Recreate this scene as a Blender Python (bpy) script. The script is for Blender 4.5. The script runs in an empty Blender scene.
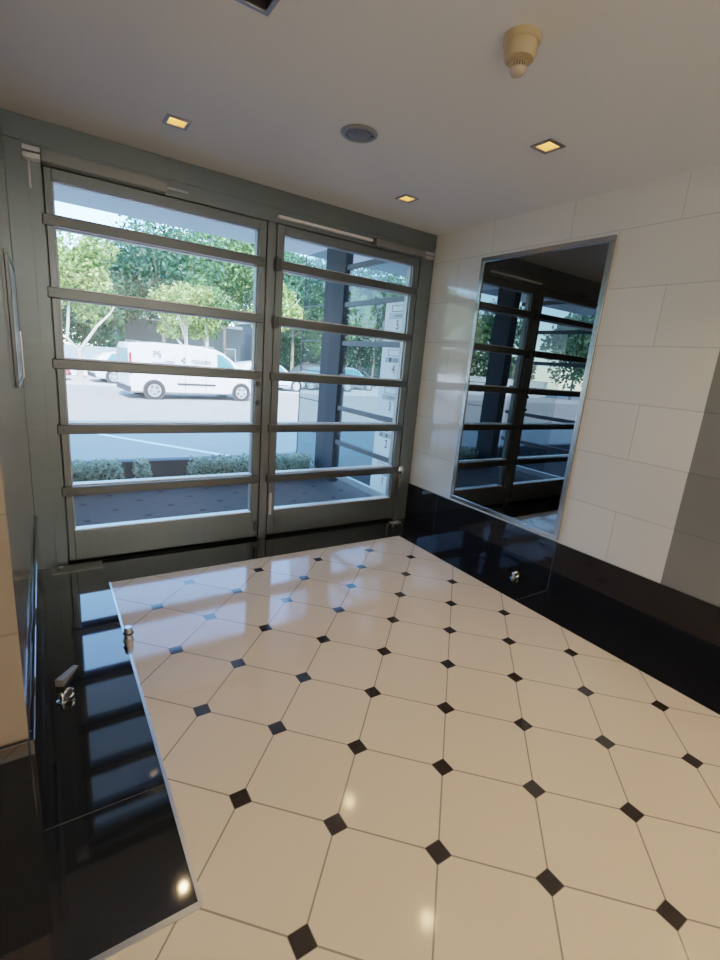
import bpy, math, random
from mathutils import Vector, Matrix
U = 0.25                      # one drawing unit = 25 cm (half a diagonal of a floor tile)
SC = bpy.context.scene
COL = SC.collection
rnd = random.Random(7)

# ------------------------------------------------------------------ materials
class NT:
    """tiny expression helper on a node tree"""
    def __init__(s, m):
        s.t = m.node_tree; s.n = s.t.nodes; s.l = s.t.links
    def new(s, typ, **kw):
        n = s.n.new(typ)
        for k, v in kw.items(): setattr(n, k, v)
        return n
    def put(s, sock, v):
        if hasattr(v, 'is_linked') or hasattr(v, 'links'): s.l.new(v, sock)
        else: sock.default_value = v
    def m(s, op, a, b=None, c=None):
        n = s.new('ShaderNodeMath', operation=op)
        for i, v in enumerate((a, b, c)):
            if v is not None: s.put(n.inputs[i], v)
        return n.outputs[0]
    def mix(s, f, a, b):
        n = s.new('ShaderNodeMix', data_type='RGBA')
        s.put(n.inputs[0], f); s.put(n.inputs[6], a); s.put(n.inputs[7], b)
        return n.outputs[2]
    def xyz(s, scale=1/U):
        tc = s.new('ShaderNodeTexCoord')
        vm = s.new('ShaderNodeVectorMath', operation='SCALE'); vm.inputs['Scale'].default_value = scale
        s.l.new(tc.outputs['Object'], vm.inputs[0])
        sp = s.new('ShaderNodeSeparateXYZ'); s.l.new(vm.outputs[0], sp.inputs[0])
        return sp.outputs, vm.outputs[0]
    def noise(s, vec, scale, detail=3, rough=.55):
        n = s.new('ShaderNodeTexNoise'); n.inputs['Scale'].default_value = scale
        n.inputs['Detail'].default_value = detail; n.inputs['Roughness'].default_value = rough
        s.l.new(vec, n.inputs['Vector']); return n.outputs['Fac']
    def rand(s, a, b):
        cb = s.new('ShaderNodeCombineXYZ'); s.put(cb.inputs[0], a); s.put(cb.inputs[1], b)
        w = s.new('ShaderNodeTexWhiteNoise', noise_dimensions='2D'); s.l.new(cb.outputs[0], w.inputs['Vector'])
        return w.outputs['Value']

def C4(c): return (c[0], c[1], c[2], 1)
def base_mat(name):
    m = bpy.data.materials.new(name); m.use_nodes = True
    return m, NT(m), m.node_tree.nodes['Principled BSDF']

def mat(name, col, rough=.5, metal=0., var=.06, scale=6., emit=None, es=0., stretch=None, coat=0., spec=None):
    m, t, b = base_mat(name)
    _, v = t.xyz(1.0)
    if stretch:
        mp = t.new('ShaderNodeMapping'); mp.inputs['Scale'].default_value = stretch
        t.l.new(v, mp.inputs['Vector']); v = mp.outputs[0]
    f = t.noise(v, scale)
    lo = C4([c*(1-var) for c in col]); hi = C4([min(1, c*(1+var)) for c in col])
    t.l.new(t.mix(f, lo, hi), b.inputs['Base Color'])
    b.inputs['Roughness'].default_value = rough; b.inputs['Metallic'].default_value = metal
    if coat: b.inputs['Coat Weight'].default_value = coat; b.inputs['Coat Roughness'].default_value = .05
    if spec is not None: b.inputs['Specular IOR Level'].default_value = spec
    if emit:
        b.inputs['Emission Color'].default_value = C4(emit); b.inputs['Emission Strength'].default_value = es
    return m

def glass_mat(name, tint, ior=1.5, dirt=0.0):
    m = bpy.data.materials.new(name); m.use_nodes = True; t = NT(m); t.n.clear()
    out = t.new('ShaderNodeOutputMaterial'); tr = t.new('ShaderNodeBsdfTransparent'); gl = t.new('ShaderNodeBsdfGlossy')
    tr.inputs[0].default_value = C4(tint); gl.inputs['Roughness'].default_value = .004
    fr = t.new('ShaderNodeFresnel'); 
    ge = t.new('ShaderNodeNewGeometry')     # same reflectance from either side of the single pane
    t.l.new(t.m('POWER', ior, t.m('SUBTRACT', 1., t.m('MULTIPLY', ge.outputs['Backfacing'], 2.))), fr.inputs[0])
    mx = t.new('ShaderNodeMixShader'); t.l.new(fr.outputs[0], mx.inputs[0]); t.l.new(tr.outputs[0], mx.inputs[1]); t.l.new(gl.outputs[0], mx.inputs[2])
    res = mx.outputs[0]
    if dirt:
        df = t.new('ShaderNodeBsdfDiffuse'); df.inputs[0].default_value = (.75, .8, .82, 1)
        _, v = t.xyz(1.0); f = t.m('MULTIPLY', t.noise(v, 3.0), dirt*2)
        m2 = t.new('ShaderNodeMixShader'); t.l.new(f, m2.inputs[0]); t.l.new(res, m2.inputs[1]); t.l.new(df.outputs[0], m2.inputs[2]); res = m2.outputs[0]
    t.l.new(res, out.inputs[0]); return m

def floor_mat(name, tile, dot, grout, rough, r=.125, gw=.0085, var=.05, spec=None):
    m, t, b = base_mat(name)
    (x, y, z), v = t.xyz()
    a = t.m('MULTIPLY', t.m('ADD', x, y), .5); c = t.m('MULTIPLY', t.m('SUBTRACT', x, y), .5)
    ra = t.m('ROUND', a); rc = t.m('ROUND', c)
    fa = t.m('ABSOLUTE', t.m('SUBTRACT', a, ra)); fc = t.m('ABSOLUTE', t.m('SUBTRACT', c, rc))
    isdot = t.m('LESS_THAN', t.m('ADD', fa, fc), r)
    edge = t.m('LESS_THAN', t.m('ABSOLUTE', t.m('SUBTRACT', t.m('ADD', fa, fc), r)), gw)
    isg = t.m('LESS_THAN', t.m('MINIMUM', fa, fc), gw)
    rv = t.rand(t.m('FLOOR', a), t.m('FLOOR', c))
    n = t.noise(v, .7, 4); n2 = t.noise(v, .22, 2)
    f = t.m('ADD', t.m('MULTIPLY', rv, .4), t.m('ADD', t.m('MULTIPLY', n, .4), t.m('MULTIPLY', n2, .5)))
    lo = C4([q*(1-var) for q in tile]); hi = C4([q*(1+var) for q in tile])
    col = t.mix(f, lo, hi)
    col = t.mix(t.m('MULTIPLY', t.m('MAXIMUM', isg, edge), .75), col, C4(grout))
    col = t.mix(isdot, col, C4(dot))
    t.l.new(col, b.inputs['Base Color'])
    t.put(b.inputs['Roughness'], t.m('ADD', t.m('MULTIPLY', n, .06), rough))
    if spec is not None: b.inputs['Specular IOR Level'].default_value = spec
    return m

def tile_mat(name, col, rough, var=.05, joint=.72, spread=.05, y0=1.88, tw=2.83, z0=1.55, th=1.402):
    """large rectangular stone slabs in half bond; runs along Y, or along X on faces that look along Y"""
    m, t, b = base_mat(name)
    (x, y, z), v = t.xyz()
    g = t.new('ShaderNodeNewGeometry'); sp = t.new('ShaderNodeSeparateXYZ'); t.l.new(g.outputs['True Normal'], sp.inputs[0])
    isx = t.m('GREATER_THAN', t.m('ABSOLUTE', sp.outputs[0]), .5)
    run = t.m('ADD', t.m('MULTIPLY', isx, y), t.m('MULTIPLY', t.m('SUBTRACT', 1., isx), x))
    rz = t.m('DIVIDE', t.m('SUBTRACT', z, z0), th); row = t.m('FLOOR', rz)
    par = t.m('MULTIPLY', t.m('FLOORED_MODULO', row, 2.), .5)
    u = t.m('ADD', t.m('DIVIDE', t.m('SUBTRACT', run, y0), tw), par); cu = t.m('FLOOR', u)
    fu = t.m('MULTIPLY', t.m('ABSOLUTE', t.m('SUBTRACT', u, t.m('ROUND', u))), tw)
    fz = t.m('MULTIPLY', t.m('ABSOLUTE', t.m('SUBTRACT', rz, t.m('ROUND', rz))), th)
    isj = t.m('LESS_THAN', t.m('MINIMUM', fu, fz), .014)
    rv = t.rand(cu, row); n = t.noise(v, .5, 4)
    f = t.m('ADD', t.m('MULTIPLY', rv, .6), t.m('MULTIPLY', n, .4))
    c = t.mix(f, C4([q*(1-spread) for q in col]), C4([q*(1+spread) for q in col]))
    c = t.mix(isj, c, C4([q*joint for q in col]))
    t.l.new(c, b.inputs['Base Color'])
    t.put(b.inputs['Roughness'], t.m('ADD', t.m('MULTIPLY', n, .04), rough)); b.inputs['IOR'].default_value = 1.6
    return m

def granite(name, joint_axis, j0, step, ior=1.75):
    """polished black slabs with a fine pale joint every `step` along one axis"""
    m, t, b = base_mat(name)
    p, v = t.xyz()
    q = t.m('DIVIDE', t.m('SUBTRACT', p[joint_axis], j0), step)
    d = t.m('MULTIPLY', t.m('ABSOLUTE', t.m('SUBTRACT', q, t.m('ROUND', q))), step)
    isj = t.m('LESS_THAN', d, .010)
    n = t.noise(v, 40, 2)
    c = t.mix(n, (.003, .0032, .004, 1), (.007, .0075, .009, 1))
    c = t.mix(t.m('MULTIPLY', isj, .8), c, (.045, .045, .045, 1))
    t.l.new(c, b.inputs['Base Color']); b.inputs['Roughness'].default_value = .045; b.inputs['IOR'].default_value = ior
    return m

def leaf_mat(name, dark, light, trans=.35, scale=.35):
    m, t, b = base_mat(name)
    (x, y, z), v = t.xyz()
    n = t.noise(v, scale, 3, .6)
    g = t.new('ShaderNodeNewGeometry')
    w = t.new('ShaderNodeTexWhiteNoise', noise_dimensions='1D'); t.l.new(g.outputs['Random Per Island'], w.inputs['W'])
    f = t.m('ADD', t.m('MULTIPLY', t.m('SUBTRACT', n, .5), 1.6), t.m('MULTIPLY', w.outputs['Value'], .7))
    f = t.m('MINIMUM', t.m('MAXIMUM', t.m('ADD', f, .15), 0.), 1.)
    c = t.mix(f, C4(dark), C4(light))
    t.l.new(c, b.inputs['Base Color']); b.inputs['Roughness'].default_value = .6
    tl = t.new('ShaderNodeBsdfTranslucent'); t.l.new(c, tl.inputs[0])
    mx = t.new('ShaderNodeMixShader'); mx.inputs[0].default_value = trans
    t.l.new(b.outputs[0], mx.inputs[1]); t.l.new(tl.outputs[0], mx.inputs[2])
    t.l.new(mx.outputs[0], t.n['Material Output'].inputs[0])
    return m

def mirror_mat(name, col):
    m, t, b = base_mat(name)
    _, v = t.xyz(1.0); n = t.noise(v, 4, 2)
    t.l.new(t.mix(n, C4([c*.97 for c in col]), C4(col)), b.inputs['Base Color'])
    b.inputs['Metallic'].default_value = 1; b.inputs['Roughness'].default_value = .004
    return m

M = {}
M['floor'] = floor_mat('cream_octagon_tile', (.70, .545, .385), (.022, .016, .013), (.10, .08, .06), .06)
M['porch'] = floor_mat('grey_porch_tile', (.068, .062, .058), (.012, .012, .014), (.022, .022, .025), .8, r=.10, spec=.12)
M['granL'] = granite('black_granite_left', 1, 1.75, 5.2)
M['granR'] = granite('black_granite_right', 1, 3.35, 5.2, 1.28)
M['granB'] = granite('black_granite_back', 0, 3.23, 5.2, 1.55)
M['wall'] = tile_mat('pale_stone_slab', (.56, .55, .505), .03, spread=.06)
M['wallg'] = tile_mat('darker_grey_slab', (.125, .125, .118), .07, spread=.14, joint=.8)
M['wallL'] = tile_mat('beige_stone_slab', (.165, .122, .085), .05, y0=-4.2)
M['ceil'] = mat('ceiling_paint', (.60, .605, .59), .85, var=.02, scale=.6)
M['paint'] = mat('warm_wall_paint', (.60, .53, .44), .7, var=.03, scale=1)
M['steel'] = mat('brushed_steel_cladding', (.128, .152, .160), .34, .75, .10, 3, stretch=(1, 1, 14))
M['leaf'] = mat('brushed_steel_door', (.128, .146, .150), .32, .75, .10, 3, stretch=(14, 1, 1))
M['bar'] = mat('brushed_steel_bar', (.080, .086, .085), .30, .8, .08, 3, stretch=(1, 14, 14))
M['daylit_bead'] = mat('daylit_pale_metal', (.80, .80, .78), .35, .3, .03)  # outdoor light on sill strips and sun glint on rail put into colour
M['alud'] = mat('dull_glazing_bead', (.30, .31, .31), .4, .6, .05)
M['chrome'] = mat('polished_chrome', (.75, .76, .77), .12, 1., .03)
M['alu'] = mat('satin_aluminium', (.55, .55, .55), .28, .9, .05)
M['dark'] = mat('dark_bronze', (.035, .035, .035), .4, .4, .1)
M['rubber'] = mat('black_rubber', (.02, .02, .02), .6)
M['closer'] = mat('closer_grey_paint', (.17, .175, .172), .35, .6, .05)
M['mframe'] = mat('mirror_frame_steel', (.34, .34, .33), .22, .95, .06, stretch=(1, 1, 10))
M['mirror'] = mirror_mat('smoked_mirror', (.135, .142, .142))
M['glass'] = glass_mat('door_glass', (.93, .97, .96), 1.45, dirt=.0)
M['lglass'] = glass_mat('clear_screen_glass', (.62, .70, .70), 1.5)
M['sglass'] = glass_mat('screen_glass', (.30, .385, .395), 1.27, dirt=.03)
M['pillar'] = mat('slate_blue_pillar', (.040, .046, .050), .8, 0, .08, spec=.15)
M['canopy'] = mat('canopy_render', (.84, .84, .82), .8, var=.03)
M['facade'] = mat('grey_facade', (.42, .42, .42), .8)
M['srail'] = mat('screen_rail', (.05, .058, .064), .5, .3)
M['srail_b'] = mat('screen_sill', (.55, .56, .57), .35, .6)
M['mail'] = mat('white_mailbox', (.93, .94, .93), .45, 0, .02)
M['plate'] = mat('mailbox_name_plate', (.38, .42, .44), .4, .2, .1, 12)
M['plateb'] = mat('blue_name_plate', (.30, .42, .52), .4, .1, .1, 12)
M['ink'] = mat('black_ink', (.02, .022, .03), .6)
M['inkg'] = mat('grey_ink', (.09, .095, .11), .6)
M['beige'] = mat('aged_beige_plastic', (.37, .265, .135), .4, 0, .06)
M['slot'] = mat('dark_slots', (.06, .045, .03), .7)
M['tipm'] = mat('pinkish_plastic', (.36, .27, .19), .4)
M['dltrim'] = mat('downlight_trim', (.20, .19, .18), .35, .7)
M['cup'] = mat('downlight_reflector', (.75, .50, .22), .3, .3, emit=(1, .56, .16), es=.4)
M['cupoff'] = mat('unlit_reflector', (.012, .011, .010), .6)
M['bulb'] = mat('lamp_glow', (1, .9, .7), .4, emit=(1, .74, .36), es=6)
M['spk'] = mat('speaker_mesh_grey', (.11, .11, .11), .55, .2, .2, 60)
M['spkr'] = mat('speaker_ring_grey', (.16, .16, .155), .45, .2)
M['wood'] = mat('worn_wedge_wood', (.17, .15, .12), .6, 0, .2, 20)
M['road'] = mat('asphalt', (.30, .292, .268), .9, 0, .14, 1.2)
M['walk'] = mat('pavement', (.50, .49, .47), .9, 0, .08, 2)
M['line'] = mat('pale_street_strip', (.85, .85, .83), .7)
M['wwall'] = mat('white_garden_wall', (.80, .79, .76), .8)
M['bldg'] = mat('grey_render_building', (.15, .17, .17), .85)
M['bldg2'] = mat('window_dark', (.06, .08, .09), .2)
M['plant'] = mat('dark_planter_wall', (.15, .185, .21), .9, 0, .15, spec=.1)
M['bark'] = mat('pale_bark', (.56, .50, .42), .8, 0, .2, 5)
M['barkd'] = mat('dark_bark', (.20, .17, .13), .85, 0, .2, 5)
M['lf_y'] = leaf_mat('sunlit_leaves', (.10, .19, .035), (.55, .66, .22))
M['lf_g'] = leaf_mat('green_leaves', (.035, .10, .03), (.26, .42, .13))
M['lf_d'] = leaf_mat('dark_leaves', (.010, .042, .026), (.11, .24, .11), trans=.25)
M['lf_h'] = leaf_mat('hedge_leaves', (.20, .28, .17), (.85, .92, .72), trans=.5, scale=1.5)  # sun sparkle put into the pale end of the leaf colour
M['vanw'] = mat('white_van_paint', (.86, .87, .88), .3, 0, .01, coat=.6)
M['carw'] = mat('white_car_paint', (.78, .80, .81), .3, 0, .02, coat=.6)
M['cars'] = mat('silver_blue_car_paint', (.42, .55, .62), .3, .4, .02, coat=.6)
M['card'] = mat('charcoal_car_paint', (.09, .10, .11), .3, .3, .02, coat=.6)
M['carr'] = mat('faded_red_car_paint', (.55, .13, .12), .3, 0, .02, coat=.6)
M['tyre'] = mat('tyre_rubber', (.03, .03, .03), .8)
M['rim'] = mat('alloy_rim', (.62, .63, .64), .35, .6)
M['cglass'] = mat('tinted_car_glass', (.09, .22, .25), .08, .1, .1)
M['trimb'] = mat('black_car_plastic', (.045, .045, .05), .6)
M['tail'] = mat('red_tail_lamp', (.5, .03, .03), .2)
M['head'] = mat('clear_head_lamp', (.65, .68, .7), .15, .5)
M['key'] = mat('key_brass', (.45, .38, .24), .3, .9)
M['board'] = mat('board_face', (.30, .31, .30), .25, .3)

# ------------------------------------------------------------------ mesh builder (drawing units)
class B:
    def __init__(s): s.v = []; s.f = []
    def add(s, vs, fs):
        o = len(s.v); s.v += [tuple(p) for p in vs]; s.f += [tuple(i+o for i in f) for f in fs]; return s
    def box(s, x0, x1, y0, y1, z0, z1):
        x0, x1 = min(x0, x1), max(x0, x1); y0, y1 = min(y0, y1), max(y0, y1); z0, z1 = min(z0, z1), max(z0, z1)
        return s.add([(x0,y0,z0),(x1,y0,z0),(x1,y1,z0),(x0,y1,z0),(x0,y0,z1),(x1,y0,z1),(x1,y1,z1),(x0,y1,z1)],
                     [(0,3,2,1),(4,5,6,7),(0,1,5,4),(1,2,6,5),(2,3,7,6),(3,0,4,7)])
    def quad(s, a, b, c, d): return s.add([a, b, c, d], [(0,1,2,3)])
    def lathe(s, c, prof, n=24, axis=2):
        """prof: list of (radius, height) along an axis from centre c"""
        vs = []; fs = []
        for r, h in prof:
            for k in range(n):
                a = 2*math.pi*k/n; p = [r*math.cos(a), r*math.sin(a), h]
                if axis == 0: p = [p[2], p[0], p[1]]
                if axis == 1: p = [p[1], p[2], p[0]]
                vs.append((c[0]+p[0], c[1]+p[1], c[2]+p[2]))
        m = len(prof)
        for i in range(m-1):
            for k in range(n):
                k2 = (k+1) % n; fs.append((i*n+k, i*n+k2, (i+1)*n+k2, (i+1)*n+k))
        fs.append(tuple(range(n-1, -1, -1))); fs.append(tuple((m-1)*n+k for k in range(n)))
        return s.add(vs, fs)
    def cyl(s, c, r, h, n=20, axis=2): return s.lathe(c, [(r, 0), (r, h)], n, axis)
    def tube(s, pts, rad, n=8):
        vs = []; fs = []
        if not hasattr(rad, '__len__'): rad = [rad]*len(pts)
        P = [Vector(p) for p in pts]
        for i, p in enumerate(P):
            d = (P[min(i+1, len(P)-1)]-P[max(i-1, 0)]).normalized()
            a = d.cross(Vector((.31, .2, .93))).normalized(); b = d.cross(a)
            for k in range(n):
                w = 2*math.pi*k/n; vs.append(p+(a*math.cos(w)+b*math.sin(w))*rad[i])
        for i in range(len(P)-1):
            for k in range(n):
                k2 = (k+1) % n; fs.append((i*n+k, i*n+k2, (i+1)*n+k2, (i+1)*n+k))
        fs.append(tuple(range(n-1, -1, -1))); fs.append(tuple((len(P)-1)*n+k for k in range(n)))
        return s.add(vs, fs)
    def torus(s, c, R, r, axis=2, n=24, m=8):
        vs = []; fs = []
        for i in range(n):
            a = 2*math.pi*i/n
            for j in range(m):
                w = 2*math.pi*j/m; q = R+r*math.cos(w); p = [q*math.cos(a), q*math.sin(a), r*math.sin(w)]
                if axis == 0: p = [p[2], p[0], p[1]]
                if axis == 1: p = [p[1], p[2], p[0]]
                vs.append((c[0]+p[0], c[1]+p[1], c[2]+p[2]))
        for i in range(n):
            for j in range(m):
                i2 = (i+1) % n; j2 = (j+1) % m; fs.append((i*m+j, i2*m+j, i2*m+j2, i*m+j2))
        return s.add(vs, fs)
    def prism(s, poly, a0, a1, axis=1):
        """poly in the two other axes (x,z for axis 1), extruded between a0 and a1"""
        def P(p, a):
            return (p[0], a, p[1]) if axis == 1 else ((a, p[0], p[1]) if axis == 0 else (p[0], p[1], a))
        n = len(poly); vs = [P(p, a0) for p in poly]+[P(p, a1) for p in poly]
        fs = [tuple(range(n)), tuple(range(2*n-1, n-1, -1))]+[(i, i+n, (i+1) % n+n, (i+1) % n) for i in range(n)]
        return s.add(vs, fs)
    def ring(s, x0, x1, z0, z1, w, y0, y1, axis=1):
        """rectangular frame with bar width w in the plane across `axis`"""
        for q in ((x0, x1, z0, z0+w), (x0, x1, z1-w, z1), (x0, x0+w, z0+w, z1-w), (x1-w, x1, z0+w, z1-w)):
            if axis == 1: s.box(q[0], q[1], y0, y1, q[2], q[3])
            elif axis == 0: s.box(y0, y1, q[0], q[1], q[2], q[3])
            else: s.box(q[0], q[1], q[2], q[3], y0, y1)
        return s
    def build(s, name, material, parent=None, smooth=False, bevel=0, origin=None):
        """verts are given in the frame of the parent (world if there is none)"""
        me = bpy.data.meshes.new(name)
        o0 = origin or (0, 0, 0)
        me.from_pydata([((p[0]-o0[0])*U, (p[1]-o0[1])*U, (p[2]-o0[2])*U) for p in s.v], [], s.f)
        import bmesh
        bm = bmesh.new(); bm.from_mesh(me); bmesh.ops.recalc_face_normals(bm, faces=bm.faces); bm.to_mesh(me); bm.free()
        me.materials.append(material)
        ob = bpy.data.objects.new(name, me); COL.objects.link(ob); ob.location = [q*U for q in o0]
        if parent: ob.parent = parent
        if smooth:
            me.polygons.foreach_set('use_smooth', [True]*len(me.polygons)); me.set_sharp_from_angle(angle=math.radians(38))
        if bevel:
            md = ob.modifiers.new('bevel', 'BEVEL'); md.width = bevel*U; md.segments = 2; md.limit_method = 'ANGLE'
        return ob

def empty(name, loc=(0, 0, 0), rz=0):
    o = bpy.data.objects.new(name, None); COL.objects.link(o); o.empty_display_size = .05
    o.location = [q*U for q in loc]; o.rotation_euler[2] = rz; return o
def tag(o, label=None, cat=None, group=None, kind=None):
    if label: o['label'] = label
    if cat: o['category'] = cat
    if group: o['group'] = group
    if kind: o['kind'] = kind
    return o
def struct(o, label=None, cat=None): return tag(o, label, cat, None, 'structure')
def copy_tree(o, parent=None):
    c = o.copy(); COL.objects.link(c)
    if parent: c.parent = parent
    for ch in list(o.children): copy_tree(ch, c)
    return c
def text(name, s, size, material, parent, loc, rot, align='CENTER', ext=.002, bold=0.):
    cu = bpy.data.curves.new(name, 'FONT'); cu.body = s; cu.size = size*U; cu.align_x = align; cu.align_y = 'CENTER'; cu.extrude = ext*U; cu.offset = bold*U
    tmp = bpy.data.objects.new(name, cu); me = bpy.data.meshes.new_from_object(tmp); me.name = name
    bpy.data.objects.remove(tmp); me.materials.clear(); me.materials.append(material)
    o = bpy.data.objects.new(name, me); COL.objects.link(o); o.parent = parent
    o.location = [q*U for q in loc]; o.rotation_euler = rot; return o

# ------------------------------------------------------------------ main dimensions
XL, XR, YD, YB, ZC = -3.4, 9.4, 10.33, -17.0, 10.93
TX0, TX1, TY1, TYF = -1.84, 7.85, 8.77, -0.085      # cream tile field; TYF: front end of the left black border
YRET = 1.64; XFAR = -12.0; G = -1.2                  # end of left wall, far side of the side passage, street level
LIGHTS = [(x, y) for y in (8.05, 3.3, -1.45, -6.2, -10.95) for x in (-.2, 6.19)]

# ------------------------------------------------------------------ setting: floor, borders, skirtings, walls, ceiling
b = B()
b.box(TX0, TX1, TYF, TY1, -.3, 0); b.box(XFAR, TX1, YB, TYF, -.3, 0)
struct(b.build('floor', M['floor']), 'cream octagonal floor tiles with small black diamond insets', 'floor')
struct(B().box(XFAR, XL, TYF, YRET, -.3, 0).box(XL, TX0, TYF, TY1, -.3, 0).build('trim_1', M['granL']), 'polished black stone floor border along the left wall', 'floor border')
struct(B().box(XL, XR, TY1, 10.75, -.3, 0).build('trim_2', M['granB']), 'polished black stone floor border in front of the glass doors', 'floor border')
struct(B().box(TX1, XR, YB, TY1, -.3, 0).build('trim_3', M['granR']), 'polished black stone floor border along the mirror wall', 'floor border')
struct(B().box(TX0-.03, TX0+.015, TYF-.03, TY1, -.02, .012).box(XFAR, TX0-.03, TYF-.045, TYF+.03, -.02, .012).build('trim_4', M['alu']),
       'thin metal strip edging the left black floor border', 'metal strip')
struct(B().box(XR-.05, XR, YB, YD, 0, 1.55).build('baseboard_right', M['granR'], bevel=.012), 'tall polished black stone skirting below the mirror', 'skirting')
struct(B().box(XL, XL+.06, YRET-.06, YD, 0, 1.55).box(XFAR, XL, YRET-.06, YRET, 0, 1.55).build('baseboard_left', M['granL'], bevel=.012), 'tall polished black stone skirting on the left wall', 'skirting')
struct(B().box(XR, XR+.6, .462, YD+.4, -.3, ZC+.3).build('wall_right', M['wall']), 'pale stone slab wall carrying the tall mirror', 'wall')
struct(B().box(XR, XR+.6, YB, .462, -.3, ZC+.3).build('wall_right_rear', M['wallg']), 'slab courses coloured darker grey at the near end of the mirror wall', 'wall')  # same slab courses continued in a darker grey
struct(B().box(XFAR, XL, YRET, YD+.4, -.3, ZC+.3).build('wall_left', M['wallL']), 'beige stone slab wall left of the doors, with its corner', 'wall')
struct(B().box(XFAR-.6, XR+.6, YB-.5, YB, -.3, ZC+.3).build('wall_back', M['paint']), 'warm painted wall behind the viewer', 'wall')
struct(B().box(XFAR-.6, XFAR, YB, YRET+.4, -.3, ZC+.3).build('wall_passage', M['paint']), 'warm painted end wall of the side passage', 'wall')
# ceiling with square holes for the downlights
hs = .19
xs = sorted({XFAR, XR} | {x+s for x, _ in LIGHTS for s in (-hs, hs)}); ys = sorted({YB, YD} | {y+s for _, y in LIGHTS for s in (-hs, hs)})
b = B()
for i in range(len(xs)-1):
    for j in range(len(ys)-1):
        cx, cy = (xs[i]+xs[i+1])/2, (ys[j]+ys[j+1])/2
        if any(abs(cx-x) < hs and abs(cy-y) < hs for x, y in LIGHTS): continue
        b.quad((xs[i], ys[j], ZC), (xs[i], ys[j+1], ZC), (xs[i+1], ys[j+1], ZC), (xs[i+1], ys[j], ZC))
b.box(XFAR-.6, XR+.6, YB-.5, YD+.4, ZC+.75, ZC+.9)
struct(b.build('ceiling', M['ceil']), 'flat off white painted ceiling', 'ceiling')

# door wall: steel cladding round two glazed leaves
L0, L1, R0, R1, ZL0, ZL1 = -2.68, 2.86, 3.20, 8.76, .10, 10.02
b = B().box(XL, L0-.03, YD, YD+.42, 0, ZL1+.02).box(R1+.03, XR, YD, YD+.42, 0, ZL1+.02).box(XL, XR, YD, YD+.42, ZL1+.02, ZC+.3)
b.box(XL, -2.97, YD-.035, YD, 0, ZL1+.0).box(XL, XR, YD-.03, YD, ZL1+.40, ZC-.03).box(XL, XR, YD-.012, YD, ZC-.03, ZC)
b.box(L0-.05, L0+.10, YD+.365, YD+.42, 0, ZL1+.05).box(R1-.10, R1+.05, YD+.365, YD+.42, 0, ZL1+.05).box(XL, XR, YD+.365, YD+.42, ZL1-.08, ZL1+.05).box(XL, XR, YD+.365, YD+.42, -.02, ZL0+.06)
wf = struct(b.build('wall_front', M['steel'], bevel=.012), 'brushed steel cladding framing the entrance doors', 'wall')
struct(B().box(L1+.03, R0-.03, YD+.02, YD+.40, 0, ZL1+.02).box(L1-.08, R0+.08, YD+.365, YD+.41, .1, ZL1+.02).build('trim_5', M['leaf'], bevel=.015), 'steel centre post between the two door leaves', 'door post')

ZR = [9.0, 7.37, 5.66, 3.98, 2.28]        # tops of the cross bars
def door(name, label, x0, x1, g0, g1, b0, b1, hang):
    d = struct(empty(name, ((x0+x1)/2, YD, ZL0)), label, 'door'); o = ((x0+x1)/2, YD, ZL0)
    def P(bb, nm, m, parent=d, lab=None, **k):
        q = B(); q.v = [(v[0]-o[0], v[1]-o[1], v[2]-o[2]) for v in bb.v]; q.f = bb.f
        r = q.build(nm, m, parent, **k)
        if lab: r['label'] = lab
        return r
    f0, f1 = YD+.03, YD+.36
    GB, GT = .97, 9.76
    P(B().box(x0, g0-.02, f0, f1, ZL0, ZL1), 'stile', M['leaf'], bevel=.015)
    P(B().box(g1+.02, x1, f0, f1, ZL0, ZL1), 'stile', M['leaf'], bevel=.015)
    P(B().box(g0-.02, g1+.02, f0, f1, GT, ZL1), 'top_rail', M['leaf'], bevel=.015)
    P(B().box(g0-.02, g1+.02, f0, f1, ZL0, GB), 'kick_rail', M['leaf'], lab='deep brushed steel bottom rail', bevel=.015)
    tops = [GT+.24]+ZR; bots = [z-.25 for z in ZR]+[GB]
    for i in range(6):
        zt = GT if i == 0 else ZR[i-1]-.25; zb = GB if i == 5 else ZR[i]
        fr = P(B().ring(g0-.02, g1+.02, zb-.02, zt+.02, .04, f0+.10, f1-.04), 'glazing_bead', M['alud'])
        P(B().box(g0, g1, f0+.03, f1-.03, zb-.02, zb+.035), 'daylit_sill_strip', M['daylit_bead'], fr)  # added pale strip: outdoor light on the lower bead put into colour
        q = B().quad((g0, f0+.17, zb), (g1, f0+.17, zb), (g1, f0+.17, zt), (g0, f0+.17, zt))
        P(q, 'glass_pane', M['glass'], fr)
    for z in ZR:
        br = P(B().box(b0, b1, YD-.10, YD+.03, z-.25, z), 'cross_bar', M['bar'], bevel=.02)
        P(B().box(g0, g1, f0+.02, f1-.02, z-.24, z-.01), 'transom', M['leaf'], br)
        for xx in (b0+.14, b1-.14):
            P(B().cyl((xx, YD-.10, z-.125), .028, -.012, 10, 1), 'screw', M['dark'], br)
    return d, P
dl, PL = door('door_1', 'left glazed steel door leaf with the white van seen through it', L0, L1, -2.50, 2.62, -2.76, 2.82, 'l')
dr, PR = door('door_2', 'right glazed steel door leaf with numbered mailboxes seen through it', R0, R1, 3.47, 8.47, 3.10, 8.70, 'r')
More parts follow.
